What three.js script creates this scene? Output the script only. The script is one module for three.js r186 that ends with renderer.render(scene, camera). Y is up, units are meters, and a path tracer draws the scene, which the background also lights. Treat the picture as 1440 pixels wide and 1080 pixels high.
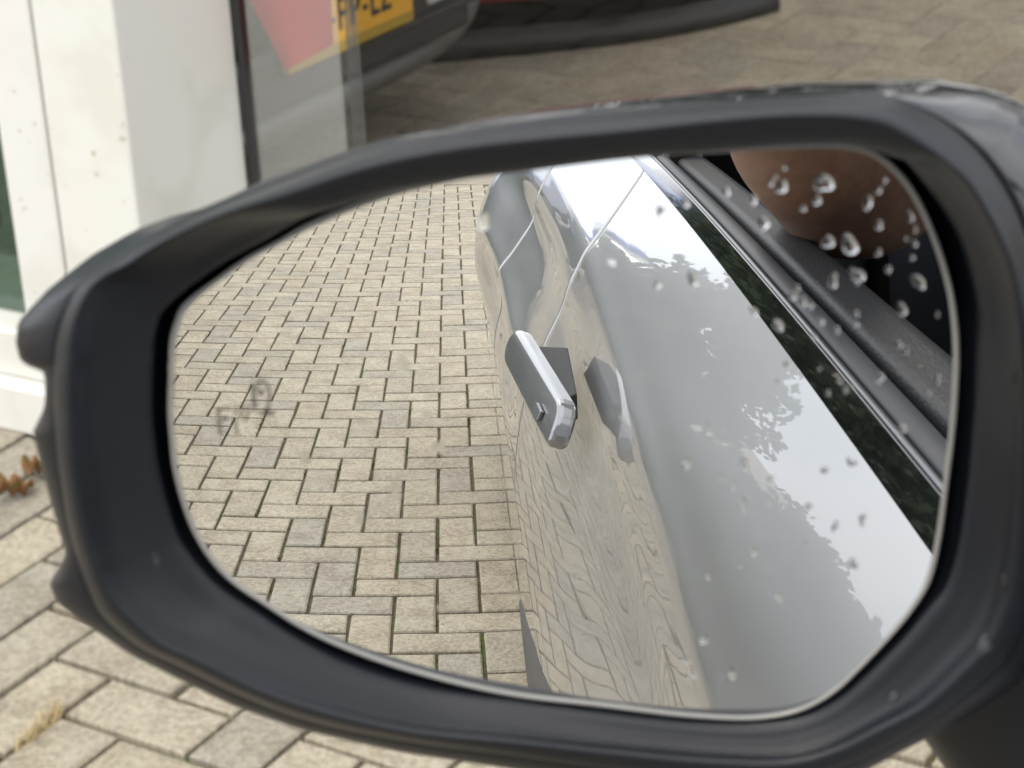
import * as THREE from 'three';
import { mergeGeometries, mergeVertices, toCreasedNormals } from 'three/addons/utils/BufferGeometryUtils.js';
import { RoundedBoxGeometry } from 'three/addons/geometries/RoundedBoxGeometry.js';
import { MarchingCubes } from 'three/addons/objects/MarchingCubes.js';
import { ImprovedNoise } from 'three/addons/math/ImprovedNoise.js';

// ---------------------------------------------------------------- camera, sky, sun, exposure
const V3 = (x, y, z) => new THREE.Vector3(x, y, z);
const scene = new THREE.Scene();
const PITCH = 0.4327, ROLL = -0.0484, EYE = V3(0, 1.5603, 0);
const camera = new THREE.PerspectiveCamera(2 * Math.atan(540 / 3205) * 180 / Math.PI, 4 / 3, 0.02, 400);
{
  const fwd = V3(0, -Math.sin(PITCH), -Math.cos(PITCH)), up = V3(1, 0, 0).cross(fwd);
  camera.up.copy(V3(-Math.sin(ROLL), 0, 0).addScaledVector(up, Math.cos(ROLL)));
  camera.position.copy(EYE);
  camera.lookAt(EYE.clone().add(fwd));
  camera.focus = 1.08;
  camera.userData.fStop = 23;
  camera.updateMatrixWorld(true);
  camera.updateProjectionMatrix();
}
const renderer = new THREE.WebGLRenderer({ antialias: true });
renderer.toneMapping = THREE.LinearToneMapping;
renderer.toneMappingExposure = 2.0;
renderer.shadowMap.enabled = true;
const SUN_DIR = V3(-0.2, 0.82, 0.5).normalize();
const sun = new THREE.DirectionalLight(0xfff4e4, 0.9);
sun.position.copy(SUN_DIR.clone().multiplyScalar(30));
sun.castShadow = true; sun.shadow.radius = 26; sun.shadow.mapSize.set(2048, 2048);
Object.assign(sun.shadow.camera, { left: -12, right: 12, top: 12, bottom: -12, near: 1, far: 80 });
scene.add(sun);

const perlin = new ImprovedNoise();
const fbm = (x, y, z, n = 4) => { let a = 0.5, s = 0; for (let i = 0; i < n; i++) { s += a * perlin.noise(x, y, z); x *= 2; y *= 2; z *= 2; a *= 0.5; } return s; };
let seed = 20240;
const rnd = () => { seed = (seed + 0x6D2B79F5) | 0; let t = Math.imul(seed ^ (seed >>> 15), 1 | seed); t = (t + Math.imul(t ^ (t >>> 7), 61 | t)) ^ t; return ((t ^ (t >>> 14)) >>> 0) / 4294967296; };
const rr = (a, b) => a + (b - a) * rnd();
const lerp = (a, b, t) => a + (b - a) * t;
const sstep = (a, b, x) => { const t = Math.min(1, Math.max(0, (x - a) / (b - a))); return t * t * (3 - 2 * t); };
{
  // an overcast day: a bright even layer of cloud with soft thicker and thinner places
  const W = 512, H = 256, d = new Float32Array(W * H * 4);
  for (let j = 0; j < H; j++) for (let i = 0; i < W; i++) {
    const el = ((j + 0.5) / H - 0.5) * Math.PI, az = (i + 0.5) / W * 2 * Math.PI;
    const x = Math.cos(el) * Math.cos(az), y = Math.sin(el), z = Math.cos(el) * Math.sin(az);
    const n = fbm(x * 2.2 + 5, y * 3.4 + 2, z * 2.2 + 9, 5), m = fbm(x * 6 + 15, y * 9 + 2, z * 6 + 1, 4);
    const l = Math.max(0.5, 0.98 + 0.55 * n + 0.25 * m), b = sstep(0.05, -0.4, n) * 0.12, k = (j * W + i) * 4;
    d[k] = l * (0.985 - b); d[k + 1] = l * (1.0 - b * 0.4); d[k + 2] = l * (1.03 + b * 0.3); d[k + 3] = 1;
  }
  const sky = new THREE.DataTexture(d, W, H, THREE.RGBAFormat, THREE.FloatType);
  sky.mapping = THREE.EquirectangularReflectionMapping; sky.magFilter = THREE.LinearFilter; sky.needsUpdate = true;
  scene.background = sky; scene.environment = sky;
  scene.backgroundIntensity = 1; scene.environmentIntensity = 1;
}
// ---------------------------------------------------------------- helpers
const used = new Map();
function numbered(n) { const k = used.get(n) || 0; used.set(n, k + 1); return k ? n + '_' + String(k).padStart(3, '0') : n; }
function tag(o, label, category, group, kind) {
  if (label) o.userData.label = label;
  if (category) o.userData.category = category;
  if (group) o.userData.group = group;
  if (kind) o.userData.kind = kind;
  return o;
}
function mesh(name, geo, mat, parent) {
  const top = !parent || parent === scene;
  const m = new THREE.Mesh(Array.isArray(geo) ? join(geo) : geo, mat);
  m.name = top ? numbered(name) : name; m.castShadow = m.receiveShadow = true;
  (parent || scene).add(m); return m;
}
function thing(name, label, category, group) { const g = new THREE.Group(); g.name = numbered(name); scene.add(g); return tag(g, label, category, group); }
function join(list) {
  return mergeGeometries(list.map(g => { let h = g.index ? g.toNonIndexed() : g.clone(); for (const k of Object.keys(h.attributes)) if (!['position', 'normal', 'uv'].includes(k)) h.deleteAttribute(k);
    if (!h.attributes.uv) h.setAttribute('uv', new THREE.Float32BufferAttribute(new Float32Array(h.attributes.position.count * 2), 2)); return h; }));
}
function box(w, h, d, x = 0, y = 0, z = 0, r = 0.004) { const g = r > 0 ? new RoundedBoxGeometry(w, h, d, 2, Math.min(r, w / 2.1, h / 2.1, d / 2.1)) : new THREE.BoxGeometry(w, h, d); g.translate(x, y, z); return g; }
function grid(nu, nv, fn, closeU = false) {           // fn(u, v) with u, v in 0..1 -> [x, y, z]
  const p = [], uv = [], idx = [];
  for (let j = 0; j <= nv; j++) for (let i = 0; i <= nu; i++) { const q = fn(i / nu, j / nv); p.push(q[0], q[1], q[2]); uv.push(q.length > 3 ? q[3] : i / nu, q.length > 4 ? q[4] : j / nv); }
  for (let j = 0; j < nv; j++) for (let i = 0; i < nu; i++) { const a = j * (nu + 1) + i, b = a + 1, c = a + nu + 1, e = c + 1; idx.push(a, b, e, a, e, c); }
  const g = new THREE.BufferGeometry(); g.setAttribute('position', new THREE.Float32BufferAttribute(p, 3)); g.setAttribute('uv', new THREE.Float32BufferAttribute(uv, 2)); g.setIndex(idx); g.computeVertexNormals();
  if (closeU) { const n = g.attributes.normal; for (let j = 0; j <= nv; j++) { const a = j * (nu + 1), b = a + nu; const q = V3(n.getX(a) + n.getX(b), n.getY(a) + n.getY(b), n.getZ(a) + n.getZ(b)).normalize(); n.setXYZ(a, q.x, q.y, q.z); n.setXYZ(b, q.x, q.y, q.z); } }
  return g;
}
function flip(g) { const i = g.index.array; for (let k = 0; k < i.length; k += 3) { const t = i[k]; i[k] = i[k + 1]; i[k + 1] = t; } g.computeVertexNormals(); return g; }
function noiseTexture(n, fn, repeat = 1, srgb = false) {
  const d = new Uint8Array(n * n * 4);
  for (let j = 0; j < n; j++) for (let i = 0; i < n; i++) { const c = fn(i / n, j / n), k = (j * n + i) * 4; for (let q = 0; q < 3; q++) d[k + q] = Math.max(0, Math.min(255, Math.round((Array.isArray(c) ? c[q] : c) * 255))); d[k + 3] = 255; }
  const t = new THREE.DataTexture(d, n, n); t.wrapS = t.wrapT = THREE.RepeatWrapping; t.magFilter = THREE.LinearFilter; t.repeat.set(repeat, repeat); if (srgb) t.colorSpace = THREE.SRGBColorSpace; t.needsUpdate = true; return t;
}
const HASH = (() => { const p = new Float32Array(4096); for (let i = 0; i < 4096; i++) p[i] = rnd(); return p; })();
function cell(i, j, n, s) { i = ((i % n) + n) % n; j = ((j % n) + n) % n; return HASH[(Math.imul(i, 374761393) ^ Math.imul(j + 1, 668265263) ^ Math.imul(s + 7, 974634777)) >>> 7 & 4095]; }
function tileNoise(u, v, f, s, oct = 4) {              // value noise that tiles over 0..1, about -0.5..0.5
  let a = 0.5, r = 0, n = f;
  for (let o = 0; o < oct; o++) {
    const x = u * n, y = v * n, i = Math.floor(x), j = Math.floor(y), tx = x - i, ty = y - j, fx = tx * tx * (3 - 2 * tx), fy = ty * ty * (3 - 2 * ty);
    r += a * (lerp(lerp(cell(i, j, n, s + o), cell(i + 1, j, n, s + o), fx), lerp(cell(i, j + 1, n, s + o), cell(i + 1, j + 1, n, s + o), fx), fy) - 0.5);
    a *= 0.5; n *= 2;
  }
  return r;
}
const std = (o) => new THREE.MeshStandardMaterial(o);
const phys = (o) => new THREE.MeshPhysicalMaterial(o);
const rgb = (r, g, b) => new THREE.Color().setRGB(r, g, b);

// ---------------------------------------------------------------- paving
const concreteMap = noiseTexture(512, (u, v) => {
  const n = tileNoise(u, v, 60, 3, 3), m = tileNoise(u, v, 7, 11, 4), g = rnd();
  let l = 0.86 + 0.34 * n + 0.16 * m + (g - 0.5) * 0.3; if (g > 0.985) l += 0.4; if (g < 0.015) l -= 0.3;
  return [l, l * (0.985 + 0.03 * m), l * (0.96 + 0.05 * m)];
}, 1, true);
concreteMap.repeat.set(2.4, 2.4);
const concreteBump = noiseTexture(512, (u, v) => 0.5 + 0.5 * tileNoise(u, v, 90, 5, 3) + (rnd() - 0.5) * 0.3); concreteBump.repeat.set(2.4, 2.4);
const brickTints = [[0.43, 0.39, 0.308], [0.45, 0.41, 0.325], [0.405, 0.37, 0.298], [0.43, 0.384, 0.298], [0.385, 0.358, 0.3], [0.465, 0.422, 0.334]];
const brickMats = brickTints.map(c => std({ color: rgb(...c), map: concreteMap, bumpMap: concreteBump, bumpScale: 0.0012, roughness: 0.88 }));
const sandMap = noiseTexture(512, (u, v) => { const n = tileNoise(u, v, 40, 21, 4), g = rnd(), l = 0.75 + 0.35 * n + (g - 0.5) * 0.5; const moss = sstep(0.05, 0.3, tileNoise(u, v, 9, 33, 4)); return [l * lerp(1, 0.8, moss), l * lerp(0.97, 1.06, moss), l * lerp(0.92, 0.55, moss)]; }, 1, true);
sandMap.repeat.set(1.3, 1.3);
const sandMat = std({ color: rgb(0.17, 0.148, 0.105), map: sandMap, roughness: 0.97 });
const farGroundMap = noiseTexture(512, (u, v) => 0.85 + 0.3 * tileNoise(u, v, 30, 8, 5) + (rnd() - 0.5) * 0.1); farGroundMap.repeat.set(0.25, 0.25);

function flatSheet(name, mat, pts, y, kind) {          // pts: [x, z] outline
  const sh = new THREE.Shape(pts.map(([x, z]) => new THREE.Vector2(x, -z)));
  const g = new THREE.ShapeGeometry(sh); g.rotateX(-Math.PI / 2); g.translate(0, y, 0);
  return tag(mesh(name, g, mat), null, null, null, kind);
}
const ground = flatSheet('ground', std({ color: rgb(0.31, 0.275, 0.21), map: farGroundMap, roughness: 0.95 }), [[-90, -90], [90, -90], [90, 90], [-90, 90]], -0.016, 'structure');
tag(ground, 'wide beige paved yard surrounding the cars and the building');

// one block: top face with a worn chamfer, sides below; tilt is a small settling of the stone
function brickGeo(L, Wd, cx, cz, turn, h0, tiltX, tiltZ, ch) {
  const a = L / 2, b = Wd / 2, p = [], uv = [], idx = [];
  const c = Math.cos(turn), s = Math.sin(turn), ou = rnd() * 3, ov = rnd() * 3;
  const put = (x, z, y) => { p.push(cx + x * c - z * s, y + h0 + x * tiltX + z * tiltZ, cz + x * s + z * c); uv.push(x + ou, z + ov); return p.length / 3 - 1; };
  const j = () => rr(-0.0012, 0.0012);
  const cor = [[-1, -1], [1, -1], [1, 1], [-1, 1]];
  const t = cor.map(([x, z]) => put(x * (a - ch) + j(), z * (b - ch) + j(), 0));
  const r1 = cor.map(([x, z]) => put(x * a + j(), z * b + j(), -ch * 0.75));
  const r2 = cor.map(([x, z]) => put(x * a, z * b, -0.03));
  idx.push(t[0], t[3], t[2], t[0], t[2], t[1]);
  for (const [A, B] of [[t, r1], [r1, r2]]) for (let k = 0; k < 4; k++) { const n = (k + 1) % 4; idx.push(A[k], A[n], B[n], A[k], B[n], B[k]); }
  const g = new THREE.BufferGeometry(); g.setAttribute('position', new THREE.Float32BufferAttribute(p, 3)); g.setAttribute('uv', new THREE.Float32BufferAttribute(uv, 2)); g.setIndex(idx);
  const f = g.toNonIndexed(); f.computeVertexNormals(); return f;
}
// herringbone courses in an own lattice; class of a cell says whether a block starts there
function herringbone(theta, ox, oz, mirrored, inside, emit) {
  const M = 0.1, c = Math.cos(theta), s = Math.sin(theta), N = 130;
  for (let q = -N; q <= N; q++) for (let p = -N; p <= N; p++) {
    const k = ((mirrored ? (-p + q) : (p - q)) % 4 + 4) % 4;
    let u, v, along;
    if (!mirrored) { if (k === 1) { u = p + 1; v = q + 0.5; along = 0; } else if (k === 0) { u = p + 0.5; v = q + 1; along = 1; } else continue; }
    else { if (k === 0) { u = p; v = q + 0.5; along = 0; } else if (k === 2) { u = p + 0.5; v = q + 1; along = 1; } else continue; }
    const x = ox + (c * u - s * v) * M, z = oz + (s * u + c * v) * M;
    if (!inside(x, z)) continue;
    emit(x, z, theta + (along ? Math.PI / 2 : 0));
  }
}
// the white front of the building: a line on the ground
const FRONT_B = V3(-0.793, 0, -3.283), FRONT_F = V3(Math.cos(Math.PI / 6), 0, 0.5), FRONT_G = V3(0.5, 0, -Math.cos(Math.PI / 6));
const frontV = (x, z) => (x - FRONT_B.x) * FRONT_G.x + (z - FRONT_B.z) * FRONT_G.z;
const frontU = (x, z) => (x - FRONT_B.x) * FRONT_F.x + (z - FRONT_B.z) * FRONT_F.z;
const frontP = (u, v, y) => FRONT_B.clone().addScaledVector(FRONT_F, u).addScaledVector(FRONT_G, v).setY(y);
function frontCorner(u, v) { const q = frontP(u, v, 0); return [q.x, q.z]; }

const pavement = flatSheet('pavement', sandMat, [frontCorner(-4, 0.1), frontCorner(6, 0.1), [6, -0.86], [-5, -0.86]], -0.011, 'structure');
tag(pavement, 'beige concrete block paving in herringbone below and beside the mirror');
const drive = flatSheet('driveway', sandMat, [[-6, -0.6], [2.2, -0.6], [2.2, 9], [-6, 9]], -0.011, 'structure');
tag(drive, 'beige herringbone block paving behind the mirror, shown in its glass');
const yard = flatSheet('forecourt', sandMat, [frontCorner(-4, 0.36), frontCorner(-4, 5), frontCorner(8, 5), frontCorner(8, 0.36)], -0.011, 'structure');
tag(yard, 'grey brown paved forecourt under the dark car and the red car');
{
  const near = [], far = brickMats.map(() => []), view = new THREE.Vector3();
  herringbone(0.5657, -0.6214, -2.5878, false, (x, z) => z < -0.93 && frontV(x, z) < 0.02 && x > -2.4 && x < 2.4, (x, z, t) => {
    view.set(x, 0, z).project(camera);
    const g = brickGeo(0.1905 + rr(-0.002, 0.002), 0.0905 + rr(-0.002, 0.002), x, z, t + rr(-0.006, 0.006), rr(-0.0015, 0.0015), rr(-0.006, 0.006), rr(-0.012, 0.012), 0.0035), m = Math.floor(rnd() * brickMats.length);
    if (Math.abs(view.x) < 1.06 && Math.abs(view.y) < 1.12) near.push([g, m]); else far[m].push(g);
  });
  for (const [g, m] of near) mesh('brick', g, brickMats[m], pavement);
  far.forEach((l, m) => { if (l.length) tag(mesh('brick_field', join(l), brickMats[m], pavement), null, null, null, 'stuff'); });
  const back = brickMats.map(() => []);
  herringbone(0.1811 + Math.PI, -0.6754, 1.9706, true, (x, z) => z > -0.5 && z < 8.9 && x > -4.6 && x < 0.75, (x, z, t) => {
    back[Math.floor(rnd() * brickMats.length)].push(brickGeo(0.1915 + rr(-0.001, 0.001), 0.0915 + rr(-0.001, 0.001), x, z, t, rr(-0.0012, 0.0012), rr(-0.004, 0.004), rr(-0.01, 0.01), 0.004));
  });
  back.forEach((l, m) => tag(mesh('brick_field', join(l), brickMats[m], drive), null, null, null, 'stuff'));
  const yl = brickMats.map(() => []);
  herringbone(0.5657, -0.6214, -2.5878, false, (x, z) => frontV(x, z) > 0.42 && frontV(x, z) < 4.2 && x > -3.4 && x < 4, (x, z, t) => {
    yl[Math.floor(rnd() * brickMats.length)].push(brickGeo(0.1985, 0.0985, x, z, t, rr(-0.0008, 0.0008), rr(-0.003, 0.003), rr(-0.005, 0.005), 0.003));
  });
  yl.forEach((l, m) => tag(mesh('brick_field', join(l), brickMats[m], yard), null, null, null, 'stuff'));
  // concrete edging between the two pieces of paving, and under the building line
  const edge = std({ color: rgb(0.36, 0.33, 0.27), map: concreteMap, roughness: 0.9 });
  const strip = [];
  for (let k = 0; k < 9; k++) strip.push(box(1.0, 0.05, 0.2, -4.5 + k * 1.004, -0.025, -0.75, 0.006));
  tag(mesh('edging_strip', strip, edge, pavement), null, null, null, 'stuff');
}
// moss and dry grass in the joints
{
  const blades = (n, place, hgt, wid) => {
    const p = [], idx = [];
    for (let k = 0; k < n; k++) {
      const [x, z, sp] = place(k), a = rnd() * 6.283, h = hgt * rr(0.4, 1), w = wid * rr(0.6, 1.2), bx = x + rr(-sp, sp), bz = z + rr(-sp, sp), lean = rr(0.2, 1.1) * h, la = rnd() * 6.283;
      const o = p.length / 3; p.push(bx - Math.cos(a) * w, -0.008, bz - Math.sin(a) * w, bx + Math.cos(a) * w, -0.008, bz + Math.sin(a) * w, bx + Math.cos(la) * lean, h - 0.006, bz + Math.sin(la) * lean); idx.push(o, o + 1, o + 2);
    }
    const g = new THREE.BufferGeometry(); g.setAttribute('position', new THREE.Float32BufferAttribute(p, 3)); g.setIndex(idx); const f = g.toNonIndexed(); f.computeVertexNormals(); return f;
  };
  // joints that run along the car: random lattice lines behind the mirror
  const th = 0.1811 + Math.PI, c = Math.cos(th), s = Math.sin(th);
  const spots = []; for (let k = 0; k < 130; k++) { const u = Math.floor(rr(-4, 24)) , v = rr(-75, -6), x = -0.6754 + (c * u - s * v) * 0.1, z = 1.9706 + (s * u + c * v) * 0.1; if (z > 0.4) spots.push([x, z]); }
  for (let k = 0; k < 50; k++) { const u = Math.floor(rr(-3, 7)), v = rr(-14, 4), x = -0.6754 + (c * u - s * v) * 0.1, z = 1.9706 + (s * u + c * v) * 0.1; spots.push([x, z]); }
  const moss = blades(4200, k => [spots[k % spots.length][0] + Math.sin(th) * rr(-0.05, 0.05), spots[k % spots.length][1] - Math.cos(th) * rr(-0.05, 0.05), 0.0045], 0.011, 0.0026);
  tag(mesh('moss', moss, std({ color: rgb(0.12, 0.135, 0.035), roughness: 1, side: THREE.DoubleSide })), 'green moss growing in the joints of the paving shown in the mirror', 'moss', null, 'stuff');
  const dry = blades(170, k => { const t = rnd(); return [lerp(-0.592, -0.632, t), lerp(-2.462, -2.375, t), 0.006]; }, 0.028, 0.0016);
  tag(mesh('dry_grass', dry, std({ color: rgb(0.5, 0.4, 0.22), roughness: 0.9, side: THREE.DoubleSide })), 'tuft of dry straw coloured grass in a paving joint at the lower left', 'grass', null, 'stuff');
}
// the brown curled leaves beside the building
function leaf(name, x, z, size, turn, label) {
  const g = grid(14, 8, (u, v) => { const w = Math.pow(Math.sin(Math.PI * Math.min(0.999, u * 0.96 + 0.03)), 0.7) * 0.42 * (1 + 0.18 * Math.sin(u * 19)); const t = (v - 0.5) * 2; return [(u - 0.5) * size, Math.abs(t) ** 1.5 * w * size * 0.75 + 0.012 * Math.sin(u * 5 + 1) + 0.006 * Math.sin(u * 23 + t * 4) + 0.014, t * w * size * 0.62]; });
  g.rotateY(turn); g.translate(x, 0, z);
  const m = phys({ color: rgb(0.4, 0.2, 0.09), map: sandMap, roughness: 0.8, side: THREE.DoubleSide });
  return tag(mesh(name, g, m), label, 'leaf');
}
leaf('dry_leaf', -0.755, -3.05, 0.085, 0.95, 'brown curled dead leaf lying on the paving near the white plinth');
leaf('dry_leaf', -0.728, -3.12, 0.075, 1.25, 'reddish dry leaf half hidden by the left edge of the mirror housing');

// ---------------------------------------------------------------- white building front with its glass screen
{
  const stain = noiseTexture(512, (u, v) => { const a = tileNoise(u, v, 6, 2, 3), b = tileNoise(u, v, 40, 7, 4), e = tileNoise(u, v, 5, 17, 4), d = sstep(0.34, 0.52, b + 0.75 * a) * 0.28 + 0.05 * sstep(0.05, 0.3, e); return [1 - d * 0.75, 1 - d * 0.76, 1 - d]; }, 1, true);
  stain.repeat.set(1.6, 1.6);
  const white = std({ color: rgb(0.66, 0.655, 0.61), map: stain, roughness: 0.55 }), whitePlain = std({ color: rgb(0.66, 0.655, 0.62), map: stain, roughness: 0.5 });
  const front = thing('shop_front', 'white building corner with post, stepped plinth, window and glass screen at the upper left', 'building');
  const q = frontP(0, 0, 0); front.position.copy(q); front.rotation.y = -Math.PI / 6;   // local x runs along the front, local -z into the building
  const bb = (w, h, d, x, y, z, r = 0.005) => { const g = box(w, h, d, x, y, z, r); const p = g.attributes.position, n = g.attributes.normal, uv = []; for (let k = 0; k < p.count; k++) uv.push(Math.abs(n.getX(k)) > 0.7 ? p.getZ(k) : p.getX(k), Math.abs(n.getY(k)) > 0.7 ? p.getZ(k) : p.getY(k)); g.setAttribute('uv', new THREE.Float32BufferAttribute(uv, 2)); return g; };
  mesh('plinth', [bb(2.6, 0.082, 0.31, -1.02, 0.041, -0.155, 0.006), bb(2.57, 0.083, 0.28, -1.02, 0.1235, -0.17, 0.008)], white, front);
  mesh('corner_post', [bb(0.152, 2.9, 0.28, 0.196, 1.6, -0.172, 0.006)], white, front);
  mesh('window_frame', [bb(0.092, 2.9, 0.06, 0.067, 1.6, -0.066, 0.005), bb(1.5, 0.06, 0.06, -0.72, 3.02, -0.075), bb(0.083, 2.9, 0.06, -1.42, 1.6, -0.075)], whitePlain, front);
  mesh('window_pane', [bb(1.4, 2.82, 0.008, -0.680, 1.58, -0.092, 0)], phys({ color: rgb(0.62, 0.7, 0.66), roughness: 0.02, transmission: 1, thickness: 0, ior: 1.5 }), front);
  mesh('room_wall', [bb(1.5, 2.9, 0.03, -0.7, 1.6, -0.3, 0), bb(0.03, 2.9, 0.18, -1.46, 1.6, -0.2, 0), bb(0.03, 2.9, 0.18, 0.1, 1.6, -0.2, 0)], std({ color: rgb(0.22, 0.25, 0.2), roughness: 0.9 }), front);
  mesh('roof_edge', [bb(2.7, 0.2, 0.6, -1.0, 3.2, -0.24)], white, front);
  mesh('seal_and_gap_shade', [bb(0.02, 2.9, 0.01, 0.117, 1.6, -0.07, 0), bb(0.012, 2.7, 0.02, 0.279, 1.55, -0.322, 0.003)], std({ color: rgb(0.02, 0.02, 0.021), roughness: 0.6 }), front);  // shade of the frame gap painted as a black strip; second strip is seal
  // the screen: a clear pane edge, then the painted reflection haze as a grey film
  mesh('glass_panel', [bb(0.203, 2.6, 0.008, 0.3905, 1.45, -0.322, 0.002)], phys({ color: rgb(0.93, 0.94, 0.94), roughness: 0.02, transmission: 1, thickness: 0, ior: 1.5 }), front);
  const veil = new THREE.PlaneGeometry(0.166, 2.58); veil.translate(0.379, 1.45, -0.3165);
  mesh('haze_veil', veil, std({ color: rgb(0.42, 0.42, 0.40), roughness: 0.7, transparent: true, opacity: 0.42 }), front);
  const pane = new THREE.PlaneGeometry(3.4, 2.6); pane.translate(0.4935 + 1.7, 1.45, -0.322);
  mesh('added_tint_pane', pane, phys({ color: rgb(0.46, 0.45, 0.435), roughness: 0.01, transmission: 1, thickness: 0, ior: 1.3 }), front);  // added tinted pane, made to darken the forecourt and cars behind it
  mesh('panel_edge', [bb(0.018, 2.6, 0.012, 0.4825, 1.45, -0.322, 0.003)], phys({ color: rgb(0.6, 0.61, 0.63), roughness: 0.03, transmission: 0.95, thickness: 0, ior: 1.5 }), front);
}
{
  // added red reflection on the glass, built as hanging cloth behind it
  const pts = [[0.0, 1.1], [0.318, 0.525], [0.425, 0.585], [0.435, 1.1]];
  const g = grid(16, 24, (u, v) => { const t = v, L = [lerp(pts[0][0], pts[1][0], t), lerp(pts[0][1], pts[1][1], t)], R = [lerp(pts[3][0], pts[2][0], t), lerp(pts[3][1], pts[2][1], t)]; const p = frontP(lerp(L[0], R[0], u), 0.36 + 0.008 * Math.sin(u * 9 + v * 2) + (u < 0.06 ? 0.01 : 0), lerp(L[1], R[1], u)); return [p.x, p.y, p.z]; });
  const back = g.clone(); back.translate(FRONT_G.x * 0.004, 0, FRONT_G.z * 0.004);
  tag(mesh('red_reflection_sheet', [g, back], std({ color: rgb(0.72, 0.03, 0.04), roughness: 0.65, side: THREE.DoubleSide })), 'red banner hanging behind the grey glass screen', 'sheet');
}

// ---------------------------------------------------------------- the two parked cars beyond the screen
const blackPlastic = std({ color: rgb(0.02, 0.021, 0.023), roughness: 0.5 });
const rubber = std({ color: rgb(0.018, 0.018, 0.018), roughness: 0.85 });
const alloy = std({ color: rgb(0.55, 0.56, 0.57), metalness: 0.8, roughness: 0.35 });
const darkGlass = phys({ color: rgb(0.02, 0.024, 0.026), roughness: 0.03, clearcoat: 1 });
function plateTexture(text, bg) {
  const c = document.createElement('canvas'); c.width = 1024; c.height = 216; const x = c.getContext('2d');
  x.fillStyle = bg; x.fillRect(0, 0, 1024, 216);
  x.fillStyle = '#16161a'; x.font = 'bold 176px sans-serif'; x.textBaseline = 'middle'; x.textAlign = 'center';
  x.save(); x.translate(540, 108); x.scale(1.05, 1); x.fillText(text, 0, 6); x.restore();
  const t = new THREE.CanvasTexture(c); t.colorSpace = THREE.SRGBColorSpace; return t;
}
function wheel(parent, x, z, r) {
  const t = new THREE.LatheGeometry([[r * 0.62, -0.1], [r * 0.94, -0.1], [r, -0.07], [r, 0.07], [r * 0.94, 0.1], [r * 0.62, 0.1]].map(([a, b]) => new THREE.Vector2(a, b)), 40); t.rotateZ(Math.PI / 2); t.translate(x, r, z);
  const w = mesh('wheel', t, rubber, parent);
  const sp = []; for (let k = 0; k < 5; k++) { const b = box(0.03, r * 0.6, 0.07, 0, r * 0.32, 0, 0.01); b.rotateX(k * Math.PI * 0.4); b.translate(x + Math.sign(x) * 0.07, r, z); sp.push(b); }
  const rim = new THREE.CylinderGeometry(r * 0.62, r * 0.62, 0.12, 32, 1, true); rim.rotateZ(Math.PI / 2); rim.translate(x, r, z); sp.push(rim);
  const disc = new THREE.CylinderGeometry(r * 0.6, r * 0.6, 0.02, 32); disc.rotateZ(Math.PI / 2); disc.translate(x - Math.sign(x) * 0.03, r, z); sp.push(disc);
  mesh('rim', sp, alloy, w);
}
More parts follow.
